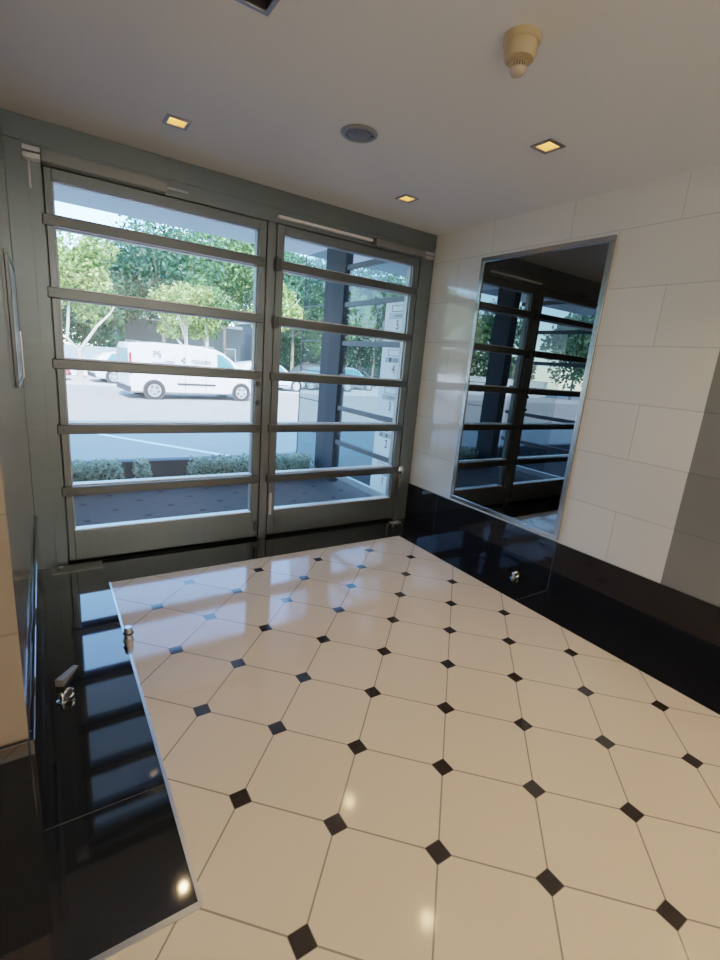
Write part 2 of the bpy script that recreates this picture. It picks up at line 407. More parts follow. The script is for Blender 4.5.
# locks, bolts and hinges
for z in (5.28, 4.68):
    PL(B().lathe((2.72, YD+.03, z), [(.085, 0), (.085, -.03), (.055, -.06), (.055, -.10)], 16, 1), 'lock_cylinder', M['dark'])
for z in (2.12,):
    PR(B().lathe((3.30, YD+.03, z-.02), [(.11, 0), (.11, -.05), (.075, -.09)], 16, 1), 'lock_cylinder', M['closer'])
PR(B().box(3.24, 3.33, YD-.01, YD+.04, .85, 1.62).box(3.265, 3.305, YD-.03, YD, 1.0, 1.5), 'flush_bolt', M['alu'], lab='narrow flush bolt set in the meeting stile')
PL(B().box(2.72, 2.82, YD-.02, YD+.04, .30, .66).box(2.75, 2.79, YD-.05, YD, .36, .60), 'flush_bolt', M['dark'])
for z in (8.88, 7.20):
    PR(B().box(3.13, 3.30, YD-.11, YD+.03, z-.17, z+.17).cyl((3.16, YD-.10, z-.2), .05, .4, 12), 'latch_catch', M['dark'])
lk = PR(B().lathe((8.83, YD+.0, 2.14), [(.17, .03), (.17, -.05), (.12, -.10), (.06, -.12)], 20, 1).box(8.70, 8.98, YD-.06, YD+.02, 2.05, 2.22), 'deadlock', M['chrome'], lab='polished lock at the outer end of the lowest bar', smooth=True)

# keys left in the lock
k = tag(empty('key_bunch', (8.78, YD-.13, 1.98)), 'small bunch of keys hanging from the right door lock', 'keys')
B().torus((0, 0, -.10), .10, .012, 1, 20, 6).build('key_ring', M['chrome'], k, smooth=True)
for dx, h in ((-.03, .30), (.035, .24)):
    B().lathe((dx, .012 if dx > 0 else -.012, -.24), [(.052, -.008), (.052, .008)], 12, 1).box(dx-.016, dx+.016, -.008, .008, -.24-h, -.28).box(dx, dx+.035, -.008, .008, -.24-h, -.20-h).build('key', M['key'], k)

# door closers
c1 = tag(empty('door_closer', (-1.5, YD, 10.16)), 'long grey door closer box above the left door leaf', 'door closer')
B().box(-1.21, 1.5, -.30, -.02, -.13, .12).build('closer_body', M['closer'], c1, bevel=.02)
B().box(-1.56, -1.22, -.31, -.02, .02, .12).box(-1.56, -1.22, -.31, -.02, -.13, -.02).build('end_cap', M['alu'], c1, bevel=.015)
B().box(-1.47, -1.42, -.28, -.22, -.75, -.13).build('closer_rod', M['chrome'], c1)
B().box(1.5, 2.05, -.20, -.15, -.02, .03).build('slide_rail', M['chrome'], c1)
c2 = tag(empty('door_closer', (6.2, YD, 10.14)), 'door closer above the right leaf with a long slide rail paled to carry a sun glint', 'door closer')
B().box(.42, 2.56, -.26, -.02, -.11, .10).build('closer_body', M['closer'], c2, bevel=.02)
B().box(2.57, 2.95, -.28, -.02, .01, .10).box(2.57, 2.95, -.28, -.02, -.11, -.03).build('end_cap', M['alu'], c2, bevel=.015)
B().box(-3.05, .40, -.16, -.02, .015, .085).build('slide_rail', M['daylit_bead'], c2, bevel=.01)  # sun glint put into the rail's pale colour
B().box(.34, .44, -.22, -.02, -.02, .12).build('rail_stop', M['dark'], c2)

# floor spring plates
p = tag(empty('floor_spring_plate', (-2.5, 10.02, 0)), 'long steel floor spring plate at the foot of the left door', 'floor plate')
B().box(-.58, .58, -.22, .22, 0, .022).build('plate', M['closer'], p, bevel=.008)
B().ring(-.60, .60, -.24, .24, .022, 0, .028, axis=2).build('plate_rim', M['closer'], p)
B().lathe((-.42, .02, .02), [(.09, 0), (.09, .03), (.05, .06)], 16).build('pivot', M['chrome'], p, smooth=True)
p = tag(empty('floor_pivot', (8.62, 10.02, 0)), 'small bright pivot block at the foot of the right door', 'floor pivot')
B().box(-.24, .24, -.12, .12, 0, .05).build('block', M['alu'], p, bevel=.015)
B().lathe((0, .02, .05), [(.07, 0), (.07, .03), (.04, .05)], 14).build('pivot', M['chrome'], p, smooth=True)

# floor items
def door_stop(loc, label, rz):
    d = tag(empty('door_stop', loc, rz), label, 'door stop', None)
    B().lathe((0, 0, 0), [(.09, 0), (.09, .02), (.045, .035), (.04, .12), (.055, .14), (.03, .17)], 18).build('post', M['chrome'], d, smooth=True)
    B().torus((.10, 0, .10), .085, .03, 1, 20, 8).build('buffer_ring', M['chrome'], d, smooth=True)
    B().lathe((.10, .03, .10), [(.05, 0), (.05, -.06)], 14, 1).build('buffer', M['rubber'], d)
door_stop((9.08, 4.42, 0), 'small chrome door stop on the black border below the mirror', math.radians(-20))
door_stop((-3.06, 4.30, 0), 'small chrome door stop on black border near wooden wedge', math.radians(25))
wd = B().add([(-.10, -.31, 0), (.10, -.31, 0), (.07, .31, 0), (-.07, .31, 0), (-.10, -.31, .17), (.10, -.31, .17), (.07, .31, .025), (-.07, .31, .025)],
             [(0, 3, 2, 1), (4, 5, 6, 7), (0, 1, 5, 4), (1, 2, 6, 5), (2, 3, 7, 6), (3, 0, 4, 7)]).build('door_wedge', M['wood'], bevel=.01)
wd.location = (-2.95*U, 5.02*U, 0); wd.rotation_euler[2] = math.radians(-28); wd.scale = (.72, 1, .85)
tag(wd, 'worn grey wooden door wedge lying on the black floor border', 'door wedge')
h = tag(empty('door_holder', (-1.80, 5.80, 0)), 'short upright metal door holder on the edge of the cream tiles', 'door holder')
B().lathe((0, 0, 0), [(.11, 0), (.11, .03), (.085, .05), (.085, .27), (.07, .31)], 20).build('post', M['alu'], h, smooth=True)
B().torus((0, 0, .17), .088, .022, 2, 20, 8).build('rubber_ring', M['rubber'], h, smooth=True)

# mirror
mr = tag(empty('mirror', (XR, 5.6, 1.62)), 'tall smoked mirror in a slim steel frame on the stone wall', 'mirror')
B().ring(-2.27, 2.27, 0, 8.24, .15, -.075, 0, axis=0).build('frame', M['mframe'], mr, bevel=.012)
B().box(-.035, -.005, -2.15, 2.15, .12, 8.12).build('mirror_glass', M['mirror'], mr)

# framed panel on the left wall
nb = tag(empty('notice_board', (XL, 7.6, 6.4)), 'shallow dark framed panel on the left wall beside the door', 'notice board')
B().ring(-1.4, 1.4, -1.15, 1.15, .07, 0, .06, axis=0).build('frame', M['bar'], nb, bevel=.01)
B().box(0, .045, -1.31, 1.31, -1.06, 1.06).build('panel', M['board'], nb)
B().box(.06, .075, 1.33, 1.38, -1.15, -.15).build('edge_strip', M['chrome'], nb)

# ceiling fixtures
def make_downlight(lit):
    d = empty('downlight', (0, 0, ZC))
    B().ring(-.255, .255, -.255, .255, .075, -.03, .0, axis=2).build('trim_ring', M['dltrim'], d, bevel=.008)
    z1 = .42
    r = B()
    for a, c in (((-hs, -hs), (hs, -hs)), ((hs, -hs), (hs, hs)), ((hs, hs), (-hs, hs)), ((-hs, hs), (-hs, -hs))):
        r.quad((a[0], a[1], 0), (c[0], c[1], 0), (c[0]*.72, c[1]*.72, z1), (a[0]*.72, a[1]*.72, z1))
    r.box(-hs*.74, hs*.74, -hs*.74, hs*.74, z1, z1+.02)
    r.build('reflector', M['cup'] if lit else M['cupoff'], d)
    bu = B().lathe((0, 0, .12), [(.03, 0), (.085, .015), (.095, .06), (.05, .26), (.04, .30)], 16).build('lamp', M['bulb'] if lit else M['cupoff'], d, smooth=True)
    return d
dlab = {(-.2, 8.05): 'lit square downlight above the left door leaf', (6.19, 8.05): 'lit square downlight above the right door leaf, near the stone wall',
        (6.19, 3.3): 'lit square downlight on the ceiling near the smoke detector', (-.2, 3.3): 'unlit black square downlight cut by the top of the photo'}
on = make_downlight(True); first = True
for x, y in LIGHTS:
    lab = dlab.get((x, y))
    if (x, y) == (-.2, 3.3):
        o = make_downlight(False)
    elif first: o = on; first = False
    else: o = copy_tree(on)
    o.location = (x*U, y*U, ZC*U)
    tag(o, lab or 'lit square downlight on the ceiling behind the viewer', 'downlight', 'square ceiling downlights')
    if (x, y) != (-.2, 3.3):
        front = y > 0
        li = bpy.data.lights.new('downlight_lamp', 'SPOT'); li.energy = 5 if front else 19; li.color = (1, .68, .36)
        li.spot_size = math.radians(118); li.spot_blend = .9; li.shadow_soft_size = .03
        lo = bpy.data.objects.new('downlight_lamp', li); COL.objects.link(lo); lo.location = (x*U, y*U, (ZC-.06)*U)
sp = tag(empty('ceiling_speaker', (2.98, 5.66, ZC)), 'round grey ceiling speaker between the downlights', 'speaker')
B().lathe((0, 0, 0), [(.40, 0), (.40, -.02), (.37, -.045), (.30, -.045), (.285, -.03), (.285, 0)], 40).build('speaker_ring', M['spkr'], sp, smooth=True)
B().lathe((0, 0, 0), [(.262, 0), (.262, -.035), (.18, -.06), (.05, -.07)], 36).build('grille', M['spk'], sp, smooth=True)
B().cyl((.25, -.16, -.03), .025, -.03, 10).build('screw', M['rubber'], sp)
sm = tag(empty('smoke_detector', (3.1, 1.5, ZC)), 'yellowed beige smoke detector on the ceiling', 'smoke detector')
B().lathe((0, 0, 0), [(.265, 0), (.265, -.09), (.25, -.10)], 36).build('base', M['beige'], sm, smooth=True)
B().lathe((0, 0, -.10), [(.235, 0), (.235, -.13), (.205, -.19), (.13, -.205)], 36).build('body', M['beige'], sm, smooth=True)
cg = B()
for q in range(18):
    a = q*math.pi/9; ca, sa = math.cos(a), math.sin(a)
    cg.tube([(.115*ca, .115*sa, -.31), (.115*ca, .115*sa, -.40)], .011, 6)
cg.build('cage', M['beige'], sm)
B().cyl((0, 0, -.31), .09, -.09, 20).build('sensor_core', M['slot'], sm)
B().lathe((0, 0, -.40), [(.125, 0), (.12, -.03), (.08, -.075), (.03, -.09)], 24).build('tip', M['tipm'], sm, smooth=True)

# ------------------------------------------------------------------ porch outside the doors
struct(B().box(-20, 24, YD+.42, 17.6, -1.2, 0).build('floor_porch', M['porch']), 'dark grey porch floor outside the doors', 'porch floor')
struct(B().box(-20, 24, YD+.42, 22.9, 12.0, 12.8).build('trim_6', M['canopy'], bevel=.02), 'pale canopy soffit over the porch', 'canopy')
struct(B().box(-60, XFAR, YD+.1, YD+.42, -1.2, 41).box(XFAR, XL, YD+.405, YD+.44, -1.2, 11.6).box(XR+.6, 60, YD+.1, YD+.42, -1.2, 41)
       .box(XFAR, XR+.6, YD+.1, YD+.42, ZC+.9, 41).build('wall_facade', M['facade']), 'plain outer wall of the building above the doors', 'facade')
struct(B().box(-60, 60, YB, YD+.1, 40, 41).build('roof_slab', M['facade']), 'flat roof of the building', 'roof')
pc = struct(B().box(9.36, 10.0, 17.2, 18.6, 0, 12).build('pillar', M['pillar'], bevel=.03), 'slate blue square pillar outside the right door', 'pillar')
struct(B().box(9.33, 9.75, 16.6, 17.19, 0, 12).build('column_post', M['pillar'], bevel=.03), 'darker narrow post on the near side of the slate blue pillar', 'post')
# glazed side screen
scn = struct(empty('window_1', (9.4, 14, 0)), 'glazed side screen of the porch with grey rails', 'glass screen')
SR = [8.95, 7.15, 5.58, 4.0, 2.26]
for z in SR:
    B().box(.00, .16, -3.2, 2.58, z-.22, z).box(.00, .08, 4.62, 7.1, z-.05, z).build('rail', M['srail'], scn, bevel=.012)
B().box(-.02, .18, -3.2, 2.58, .30, .62).box(-.02, .14, 4.62, 7.1, .16, .40).build('sill_rail', M['srail_b'], scn, bevel=.02)['label'] = 'bright bottom rail of the screen'
B().box(0, .18, -3.2, 2.58, 10.4, 10.62).build('head_rail', M['srail'], scn, bevel=.015)
B().box(.06, .10, 7.08, 7.14, .2, 11.6).build('edge_post', M['srail'], scn)
zz = [.62]+[z for z in SR[::-1]]+[10.4]
for i in range(len(zz)-1):
    z0 = zz[i]; z1 = zz[i+1]-(.22 if i < 5 else 0)
    y0 = -.95 if i < 5 else -3.2
    B().quad((.08, y0, z0), (.08, 2.58, z0), (.08, 2.58, z1), (.08, y0, z1)).build('glass_pane', M['sglass'], scn)
B().quad((.08, 4.62, .4), (.08, 7.1, .4), (.08, 7.1, 11.6), (.08, 4.62, 11.6)).build('glass_pane', M['sglass'], scn)
ls = copy_tree(scn)
for q in ls.children:
    if q.name.startswith('glass_pane'): q.data = q.data.copy(); q.data.materials[0] = M['lglass']
ls.name = 'window_2'; ls.location = (-3.56*U, 14*U, 0)
struct(ls, 'glazed side screen at the left end of the porch', 'glass screen')
struct(B().box(-4.0, -3.36, 17.2, 18.6, 0, 12).build('pillar', M['pillar'], bevel=.03), 'slate blue square pillar at the left end of the porch', 'pillar')
# mailboxes set between the rails
def face_text(nm, s, size, m, par, y, z, sx=1):
    o = text(nm, s, size, m, par, (-.075, y, z), (math.radians(90), 0, math.radians(-90))); o.scale[0] = sx; return o
boxes = [('1', .64, 2.03, 1.17), ('2', 2.28, 3.77, 2.84), ('3', 4.02, 5.35, 4.47), ('4', 5.60, 6.92, 6.03), ('5', 7.17, 8.72, 7.80)]
for s, z0, z1, zn in boxes:
    w = {'1': 'lowest white mailbox of the column, numbered 1', '2': 'white mailbox numbered 2 in the porch screen', '3': 'white mailbox numbered 3 in the porch screen',
         '4': 'white mailbox numbered 4, with a blue name plate', '5': 'topmost white mailbox of the column, numbered 5'}[s]
    mb = tag(empty('mailbox', (9.4, 12.1, z0)), w, 'mailbox', 'numbered mailboxes in the porch')
    h = z1-z0
    B().box(-.04, .9, -.98, .96, 0, h).build('box_body', M['mail'], mb, bevel=.015)
    zs = zn-z0
    B().box(-.055, -.03, -.55, .45, zs+.56, zs+.78).build('letter_slot', M['mail'], mb, bevel=.01)
    B().box(-.06, -.045, -.55, .47, zs+.54, zs+.565).box(-.06, -.045, -.55, .52, zs+.78, zs+.80).box(-.06, -.045, .45, .475, zs+.56, zs+.80).build('slot_edge', M['inkg'], mb)
    B().box(-.06, -.035, -.55, .62, zs+.27, zs+.49).build('name_plate', M['plateb'] if s == '4' else M['plate'], mb)
    if s == '4':
        B().box(-.075, -.06, .20, .34, zs+.30, zs+.47).build('plate_emblem', M['ink'], mb)
        face_text('plate_lettering', 'ssor', .24, M['ink'], mb, -.15, zs+.38)
    elif s in '53':
        B().box(-.072, -.055, -.4, .2, zs+.36, zs+.40).build('plate_lettering', M['inkg'], mb)
    elif s == '2':
        B().box(-.072, -.055, .38, .46, zs+.32, zs+.44).build('plate_emblem', M['ink'], mb); B().box(-.072, -.055, -.02, .07, zs+.32, zs+.44).build('plate_emblem', M['ink'], mb)
    face_text('number', s, .52, M['ink'], mb, 0, zs, .8)

# planter wall and hedges in front of the porch
struct(B().box(-20, 9.2, 18.75, 19.3, G, 1.02).build('trim_7', M['plant'], bevel=.03), 'low dark planter wall at the porch edge', 'planter wall')
def leaves(b, n, fn, size, r):
    for _ in range(n):
        p = fn(); s = size*(.6+.8*r.random())
        d = Vector((r.gauss(0, 1), r.gauss(0, 1), r.gauss(0, 1))).normalized(); e = d.orthogonal().normalized()
        e = Matrix.Rotation(r.random()*6.28, 3, d) @ e; f = d.cross(e); p = Vector(p)
        b.add([p-e*s, p-f*s*.55, p+e*s, p+f*s*.55], [(0, 1, 2, 3)])
def hedge(x0, x1, label, seed):
    r = random.Random(seed); b = B()
    def fn():
        x = r.uniform(x0, x1); t = min(1, min(x-x0, x1-x)/.35+.5)
        return (x, r.uniform(17.75, 18.7), .0+(1.22*t)*r.random()**.7+.05*math.sin(x*5))
    leaves(b, int((x1-x0)*420), fn, .085, r)
    tag(b.build('hedge', M['lf_h'], origin=((x0+x1)/2, 18.2, 0)), label, 'hedge', 'low hedges along the porch edge')
struct(B().box(-20, 9.2, 17.6, 18.75, G, -.02).build('trim_8', M['plant']), 'dark planting bed at the porch edge', 'planting bed')
hedge(-2.9, -.25, 'low leafy hedge behind the left part of the left door', 1)
hedge(.10, .85, 'small leafy clump between the two hedges', 2)
hedge(2.45, 9.0, 'low leafy hedge along the porch, behind the centre post', 3)

# ------------------------------------------------------------------ street
struct(B().box(-260, 260, 19.3, 88, G-.3, G).build('road', M['road']), 'asphalt street in front of the building', 'road')
struct(B().box(-260, 260, 108, 300, G-.3, G+.1).box(-260, 260, 88, 108, G-.3, G+.02).build('pavement', M['walk']), 'pale far side parking strip and pavement', 'pavement')
def stripe(x0, y0, x1, y1, w, lab):
    d = Vector((x1-x0, y1-y0, 0)).normalized(); n = Vector((-d.y, d.x, 0))*w/2; z = G+.012
    a = Vector((x0, y0, z)); c = Vector((x1, y1, z))
    struct(B().quad(a-n, c-n, c+n, a+n).build('street_strip', M['line']), lab, 'road marking')  # flat pale strip laid just above the road
stripe(-1.2, 41.6, 9.2, 27.6, .55, 'diagonal pale strip on the near half of the street')
stripe(10.5, 45, 16.5, 40.5, .45, 'short pale strip on the near half of the street by the centre post')
stripe(-14, 46, -1.5, 39, .45, 'pale strip on the near half of the street at the left')
# vehicles: a lofted body with cut side glass, wheels with rims, lamps and bumpers
def vehicle(name, label, loc, rz, stations, W, paint, wheels, wr, side_glass, front_glass, extra=None, group=None):
    """stations: (x, z_bottom, z_belt, z_roof, width factor, roof width factor)"""
    v = tag(empty(name, loc, rz), label, 'van' if name == 'van' else 'car', group)
    hw = W/2; b = B(); vs = []; n = 10
    def sec(st):
        x, z0, zb, z1, k, kr = st; w = hw*k; wr_ = w*kr; dz = z1-zb
        half = [(w*.80, z0), (w*.97, z0+.28), (w, zb*.55+z0*.45), (w*.985, zb), (wr_+(w*.985-wr_)*.12, z1-.16*min(1, dz*.6)), (wr_*.86, z1)]
        return [(x, -q[0], q[1]) for q in half]+[(x, q[0], q[1]) for q in half[::-1]]
    S = [sec(s) for s in stations]; n = len(S[0]); fs = []
    for s in S: vs += s
    for i in range(len(S)-1):
        for k in range(n):
            k2 = (k+1) % n; fs.append((i*n+k, i*n+k2, (i+1)*n+k2, (i+1)*n+k))
    fs += [tuple(range(n)), tuple((len(S)-1)*n+k for k in range(n-1, -1, -1))]
    B().add(vs, fs).build('body_shell', paint, v, smooth=True, bevel=.05)
    def side_y(x, z):
        for i in range(len(stations)-1):
            if stations[i][0] <= x <= stations[i+1][0]:
                t = (x-stations[i][0])/max(1e-6, stations[i+1][0]-stations[i][0])
                q = [stations[i][j]*(1-t)+stations[i+1][j]*t for j in range(6)]
                w = hw*q[4]
                if z <= q[2]: return w
                wr_ = w*q[5]; wt = wr_+(w*.985-wr_)*.12
                u = (z-q[2])/max(.05, q[3]-.16-q[2]); return w*.985+(wt-w*.985)*min(1, u)
        return hw
    for sgn in (-1, 1):
        for poly in side_glass:
            m_ = len(poly); cx = sum(p[0] for p in poly)/m_; cz = sum(p[1] for p in poly)/m_
            pts = [(x, sgn*(side_y(x, z)+.03), z) for x, z in poly]+[(cx, sgn*(side_y(cx, cz)+.035), cz)]
            B().add(pts, [(i, (i+1) % m_, m_) for i in range(m_)]).build('side_window', M['cglass'], v)
    for q in front_glass:
        B().quad(*q).build('windscreen' if q[0][0] > 0 else 'rear_window', M['cglass'], v)
    for wx in wheels:
        for sgn in (-1, 1):
            y = sgn*(hw-.02)
            B().lathe((wx, y+sgn*.015, wr), [(wr*1.17, 0), (wr*1.17, sgn*.02)], 28, 1).build('wheel_arch', M['trimb'], v)
            t = B().lathe((wx, y-sgn*.5, wr), [(wr*.7, 0), (wr*.96, sgn*.02), (wr, sgn*.1), (wr, sgn*.5), (wr*.95, sgn*.56), (wr*.62, sgn*.57)], 28, 1).build('wheel', M['tyre'], v, smooth=True)
            r = B().lathe((wx, y+sgn*.07, wr), [(wr*.70, 0), (wr*.70, sgn*.035), (wr*.60, sgn*.035), (wr*.58, 0)], 24, 1)
            r = r.build('rim', M['rim'], t, smooth=True)
            star = []
            for k in range(20):
                a = (k//4)*2*math.pi/5+[-.17, .17, .45, .81][k % 4]+.3; q = wr*[.60, .60, .24, .24][k % 4]
                star.append((wx+q*math.cos(a), wr+q*math.sin(a)))
            B().prism(star, y+sgn*.07, y+sgn*.11).build('rim_spokes', M['rim'], t)
    if extra: extra(v, hw, side_y)
    return v

# the white panel van
VST = [(-8.45, 1.3, 4.2, 7.0, .92, .88), (-8.25, .85, 4.2, 7.45, .98, .88), (-5, .8, 4.2, 7.75, 1, .88), (1.2, .8, 4.2, 7.75, 1, .88), (3.6, .8, 4.25, 7.5, 1, .87), (4.9, .8, 4.3, 7.0, 1, .86),
       (6.7, .8, 4.25, 5.8, .99, .84), (7.8, .8, 4.1, 4.75, .97, .86), (9.2, .9, 3.6, 4.05, .92, .9), (9.9, 1.0, 2.9, 3.2, .84, .9), (10.1, 1.3, 2.3, 2.5, .76, .9)]
def van_extra(v, hw, sy):
    y = -hw-.03
    B().box(-2.2, 3.4, y-.04, y+.06, 2.15, 2.42).build('rub_strip', M['trimb'], v, bevel=.03)
    B().box(-2.2, 3.4, -y-.06, -y+.04, 2.15, 2.42).build('rub_strip', M['trimb'], v, bevel=.03)
    for s in (-1, 1):
        B().box(-8.46, -8.18, s*(hw*.93), s*(hw*.99), 3.4, 6.2).build('tail_lamp', M['tail'], v, bevel=.04)
        B().prism([(8.7, 3.0), (9.75, 2.75), (9.6, 3.25), (8.8, 3.75)], s*(hw*.86), s*(hw*.955)).build('head_lamp', M['head'], v)
        B().box(4.55, 4.95, s*(hw+.02), s*(hw+.5), 4.35, 4.95).build('door_mirror', M['trimb'], v, bevel=.06)
    B().box(-8.65, -8.3, -hw*.95, hw*.95, 1.0, 1.75).build('rear_bumper', M['trimb'], v, bevel=.06)
    B().box(9.8, 10.3, -hw*.7, hw*.7, 1.0, 1.6).build('front_bumper', M['trimb'], v, bevel=.06)
    B().box(-8.52, -8.4, -hw*.78, -.1, 4.6, 6.7).box(-8.52, -8.4, .1, hw*.78, 4.6, 6.7).build('rear_window', M['cglass'], v, bevel=.03)
    for x_, z_ in ((-1.1, 7.0), (1.9, 6.8)):
        B().box(x_, x_+.04, y, y+.05, 1.2, z_).build('door_seam', M['inkg'], v)
    R90 = (math.radians(90-4), 0, 0)
    yy = -hw*.975-.06
    text('lettering', 'PS', 1.15, M['inkg'], v, (-4.9, yy, 6.2), R90, bold=.012)
    B().box(-5.6, -2.6, yy-.01, yy+.02, 5.10, 5.16).box(-3.9, -2.7, yy-.01, yy+.02, 5.32, 5.42).box(-2.6, -2.55, yy-.01, yy+.02, 5.0, 6.0).build('lettering_rule', M['inkg'], v)
    text('lettering', 'rabaste', 1.0, M['inkg'], v, (1.25, yy, 5.6), R90, bold=.010)
    lg = B()
    for dx, dz in ((.0, .26), (-.26, 0), (.0, -.26)):
        lg.box(-1.25+dx-.13, -1.25+dx+.13, yy-.01, yy+.02, 5.6+dz-.13, 5.6+dz+.13)
    lg.build('logo', M['inkg'], v)
    B().box(-.9, 1.6, yy-.01, yy+.02, 5.0, 5.05).build('lettering_rule', M['inkg'], v)
vehicle('van', 'white panel van parked across the street with grey lettering on its side', (14.9, 71.6, G), math.radians(5), VST, 7.6, M['vanw'], (-5.35, 7.5), 1.28,
        [[(3.7, 4.45), (6.8, 4.45), (5.8, 5.85), (4.5, 6.75), (3.7, 6.85)]], [((7.75, -2.9, 4.72), (7.75, 2.9, 4.72), (5.05, 2.7, 6.9), (5.05, -2.7, 6.9))], van_extra)

CST = [(-8.2, 1.3, 2.4, 2.9, .84, .9), (-8.0, .9, 3.2, 3.9, .93, .88), (-7.4, .75, 3.4, 4.6, .98, .80), (-6.2, .75, 3.45, 5.4, 1, .78), (-3.2, .75, 3.45, 5.85, 1, .77), (.2, .75, 3.4, 5.85, 1, .77), (1.8, .75, 3.4, 5.35, 1, .77),
       (3.9, .75, 3.35, 3.75, .99, .82), (6.2, .8, 3.0, 3.35, .95, .88), (7.5, .9, 2.6, 2.85, .88, .9), (8.0, 1.2, 1.9, 2.2, .76, .9)]
def car_extra(v, hw, sy):
    for s in (-1, 1):
        B().prism([(-8.1, 2.6), (-7.2, 2.75), (-7.3, 3.4), (-7.95, 3.3)], s*hw*.80, s*hw*.985).build('tail_lamp', M['tail'], v)
        B().prism([(6.4, 2.35), (7.75, 2.05), (7.3, 2.75), (6.5, 2.95)], s*hw*.80, s*hw*.955).build('head_lamp', M['head'], v)
        B().box(2.6, 3.0, s*(hw*.9), s*(hw+.4), 3.45, 3.9).build('door_mirror', M['trimb'], v, bevel=.05)
    B().box(-8.35, -7.9, -hw*.85, hw*.85, .95, 1.7).build('rear_bumper', M['trimb'], v, bevel=.05)
    B().box(7.6, 8.15, -hw*.75, hw*.75, .95, 1.5).build('front_bumper', M['trimb'], v, bevel=.05)
    B().box(-4.6, 3.2, -hw-.04, -hw+.05, 1.25, 1.42).build('rub_strip', M['trimb'], v); B().box(-4.6, 3.2, hw-.05, hw+.04, 1.25, 1.42).build('rub_strip', M['trimb'], v)
def car(label, x, y, rz, paint):
    return vehicle('car', label, (x, y, G), rz, CST, 6.9, paint, (-5.2, 5.1), 1.22,
        [[(-6.6, 3.6), (-3.2, 3.6), (-3.2, 5.5), (-5.3, 5.3)], [(-3.0, 3.6), (.1, 3.6), (.1, 5.5), (-3.0, 5.55)], [(.3, 3.6), (3.1, 3.6), (1.5, 5.2), (.3, 5.5)]],
        [((3.75, -2.6, 3.85), (3.75, 2.6, 3.85), (1.9, 2.4, 5.32), (1.9, -2.4, 5.32)), ((-7.45, -2.5, 4.45), (-6.25, -2.35, 5.32), (-6.25, 2.35, 5.32), (-7.45, 2.5, 4.45))], car_extra, 'parked cars across the street')
car('white car parked left of the van, partly behind it', 12.6, 97, math.radians(6), M['carw'])
car('faded red car at the far left of the parked row', -7.0, 98, math.radians(4), M['carr'])
car('pale car just ahead of the van, half hidden by the door post', 37.5, 94, math.radians(8), M['carw'])
car('charcoal car seen through the porch screen beside the pillar', 55.5, 102, math.radians(0), M['card'])
car('silver blue car seen through the porch screen beside the mailboxes', 67, 109.6, math.radians(0), M['cars'])
car('white car parked far down the street to the left', -36, 94, math.radians(3), M['carw'])
car('silver blue car parked far down the street to the left', -62, 94, math.radians(183), M['cars'])

# far side: walls and buildings
struct(B().box(-140, 12, 112, 113, G, 4.6).box(-140, 12, 111.8, 113.2, 4.6, 4.9).build('wall_garden', M['wwall']), 'low white garden wall behind the parked cars', 'garden wall')
def building(label, x0, x1, y, z1, mm, nw):
    o = tag(empty('building', ((x0+x1)/2, y, G)), label, 'building'); w = x1-x0
    B().box(-w/2, w/2, 0, 20, 0, z1-G).build('wall_block', mm, o)
    B().box(-w/2-.4, w/2+.4, -.4, 20, z1-G, z1-G+.8).build('roof_parapet', M['wwall'], o)
    for i in range(nw):
        x = -w/2+(i+.5)*w/nw
        f = B().ring(x-1.8, x+1.8, 2.2, 8.2, .3, -.25, .02).build('window', M['wwall'], o)
        B().box(x-1.5, x+1.5, -.08, .05, 2.5, 7.9).build('pane', M['bldg2'], f)
building('grey two window building behind the trees above the van', 14, 46, 136, 12.5, M['bldg'], 5)
building('long pale grey building behind the trees at the right', 52, 130, 140, 15, M['bldg'], 9)

# trees
def tree(name, label, x, y, h, cr, cz, lm, n, seed, trunk='pale', fork=False, size=.75, blobs=11, flat=.8, low=None):
    r = random.Random(seed); t = tag(empty(name, (x, y, G)), label, 'tree', 'street trees across the road')
    tb = B(); bm_ = M['bark'] if trunk == 'pale' else M['barkd']; zc = cz-G
    if fork:
        tb.tube([(0, 0, 0), (.1, 0, 2.6), (0, 0, 5.2)], [.48, .42, .40]); tb.tube([(0, 0, 5), (-1.9, 0, 7.4), (-1.6, 0, 10), (-1.2, .3, 15), (-1.8, .5, 19)], [.28, .27, .25, .18, .08])
        tb.tube([(0, 0, 5), (1.2, 0, 7), (3.2, .2, 10), (5.4, .3, 12.4), (7.6, .5, 16)], [.32, .29, .26, .2, .08])
    else:
        tb.tube([(0, 0, 0), (.15, .1, zc*.3), (-.1, 0, zc*.6), (.1, 0, zc)], [.5, .42, .38, .25])
        for k in range(4):
            a = r.random()*6.28; z0 = zc*(.45+.1*k); tb.tube([(0, 0, z0), (cr*.35*math.cos(a), cr*.35*math.sin(a), z0+cr*.4), (cr*.7*math.cos(a), cr*.7*math.sin(a), z0+cr*.9)], [.26, .18, .06], 6)
    tb.build('trunk', bm_, t, smooth=True)
    cs = []
    for k in range(blobs):
        d = Vector((r.gauss(0, 1), r.gauss(0, .8), r.gauss(0, 1))).normalized()*cr*(r.random()**.5)*.8
        cs.append((Vector((d.x, d.y, zc+d.z*flat)), cr*r.uniform(.28, .5)))
    lb = B()
    def fn():
        while True:
            c, q = r.choice(cs); d = Vector((r.gauss(0, 1), r.gauss(0, 1), r.gauss(0, 1))).normalized()*q*(r.random()**.35)
            p = c+d
            if low is None or p.z > low-G: return p
    leaves(lb, n, fn, size, r)
    lb.build('crown', lm, t)
for i, x in enumerate((-150, -178, -206)):
    tree('tree', ['tree beyond the left porch screen, nearest of the distant row', 'middle tree of the distant row beyond the left porch screen', 'farthest tree of the distant row beyond the left porch screen'][i], x, 108-3*i, 24, 17, 18, M['lf_d'], 4500, 80+i, 'dark', size=.9, low=3, blobs=18)
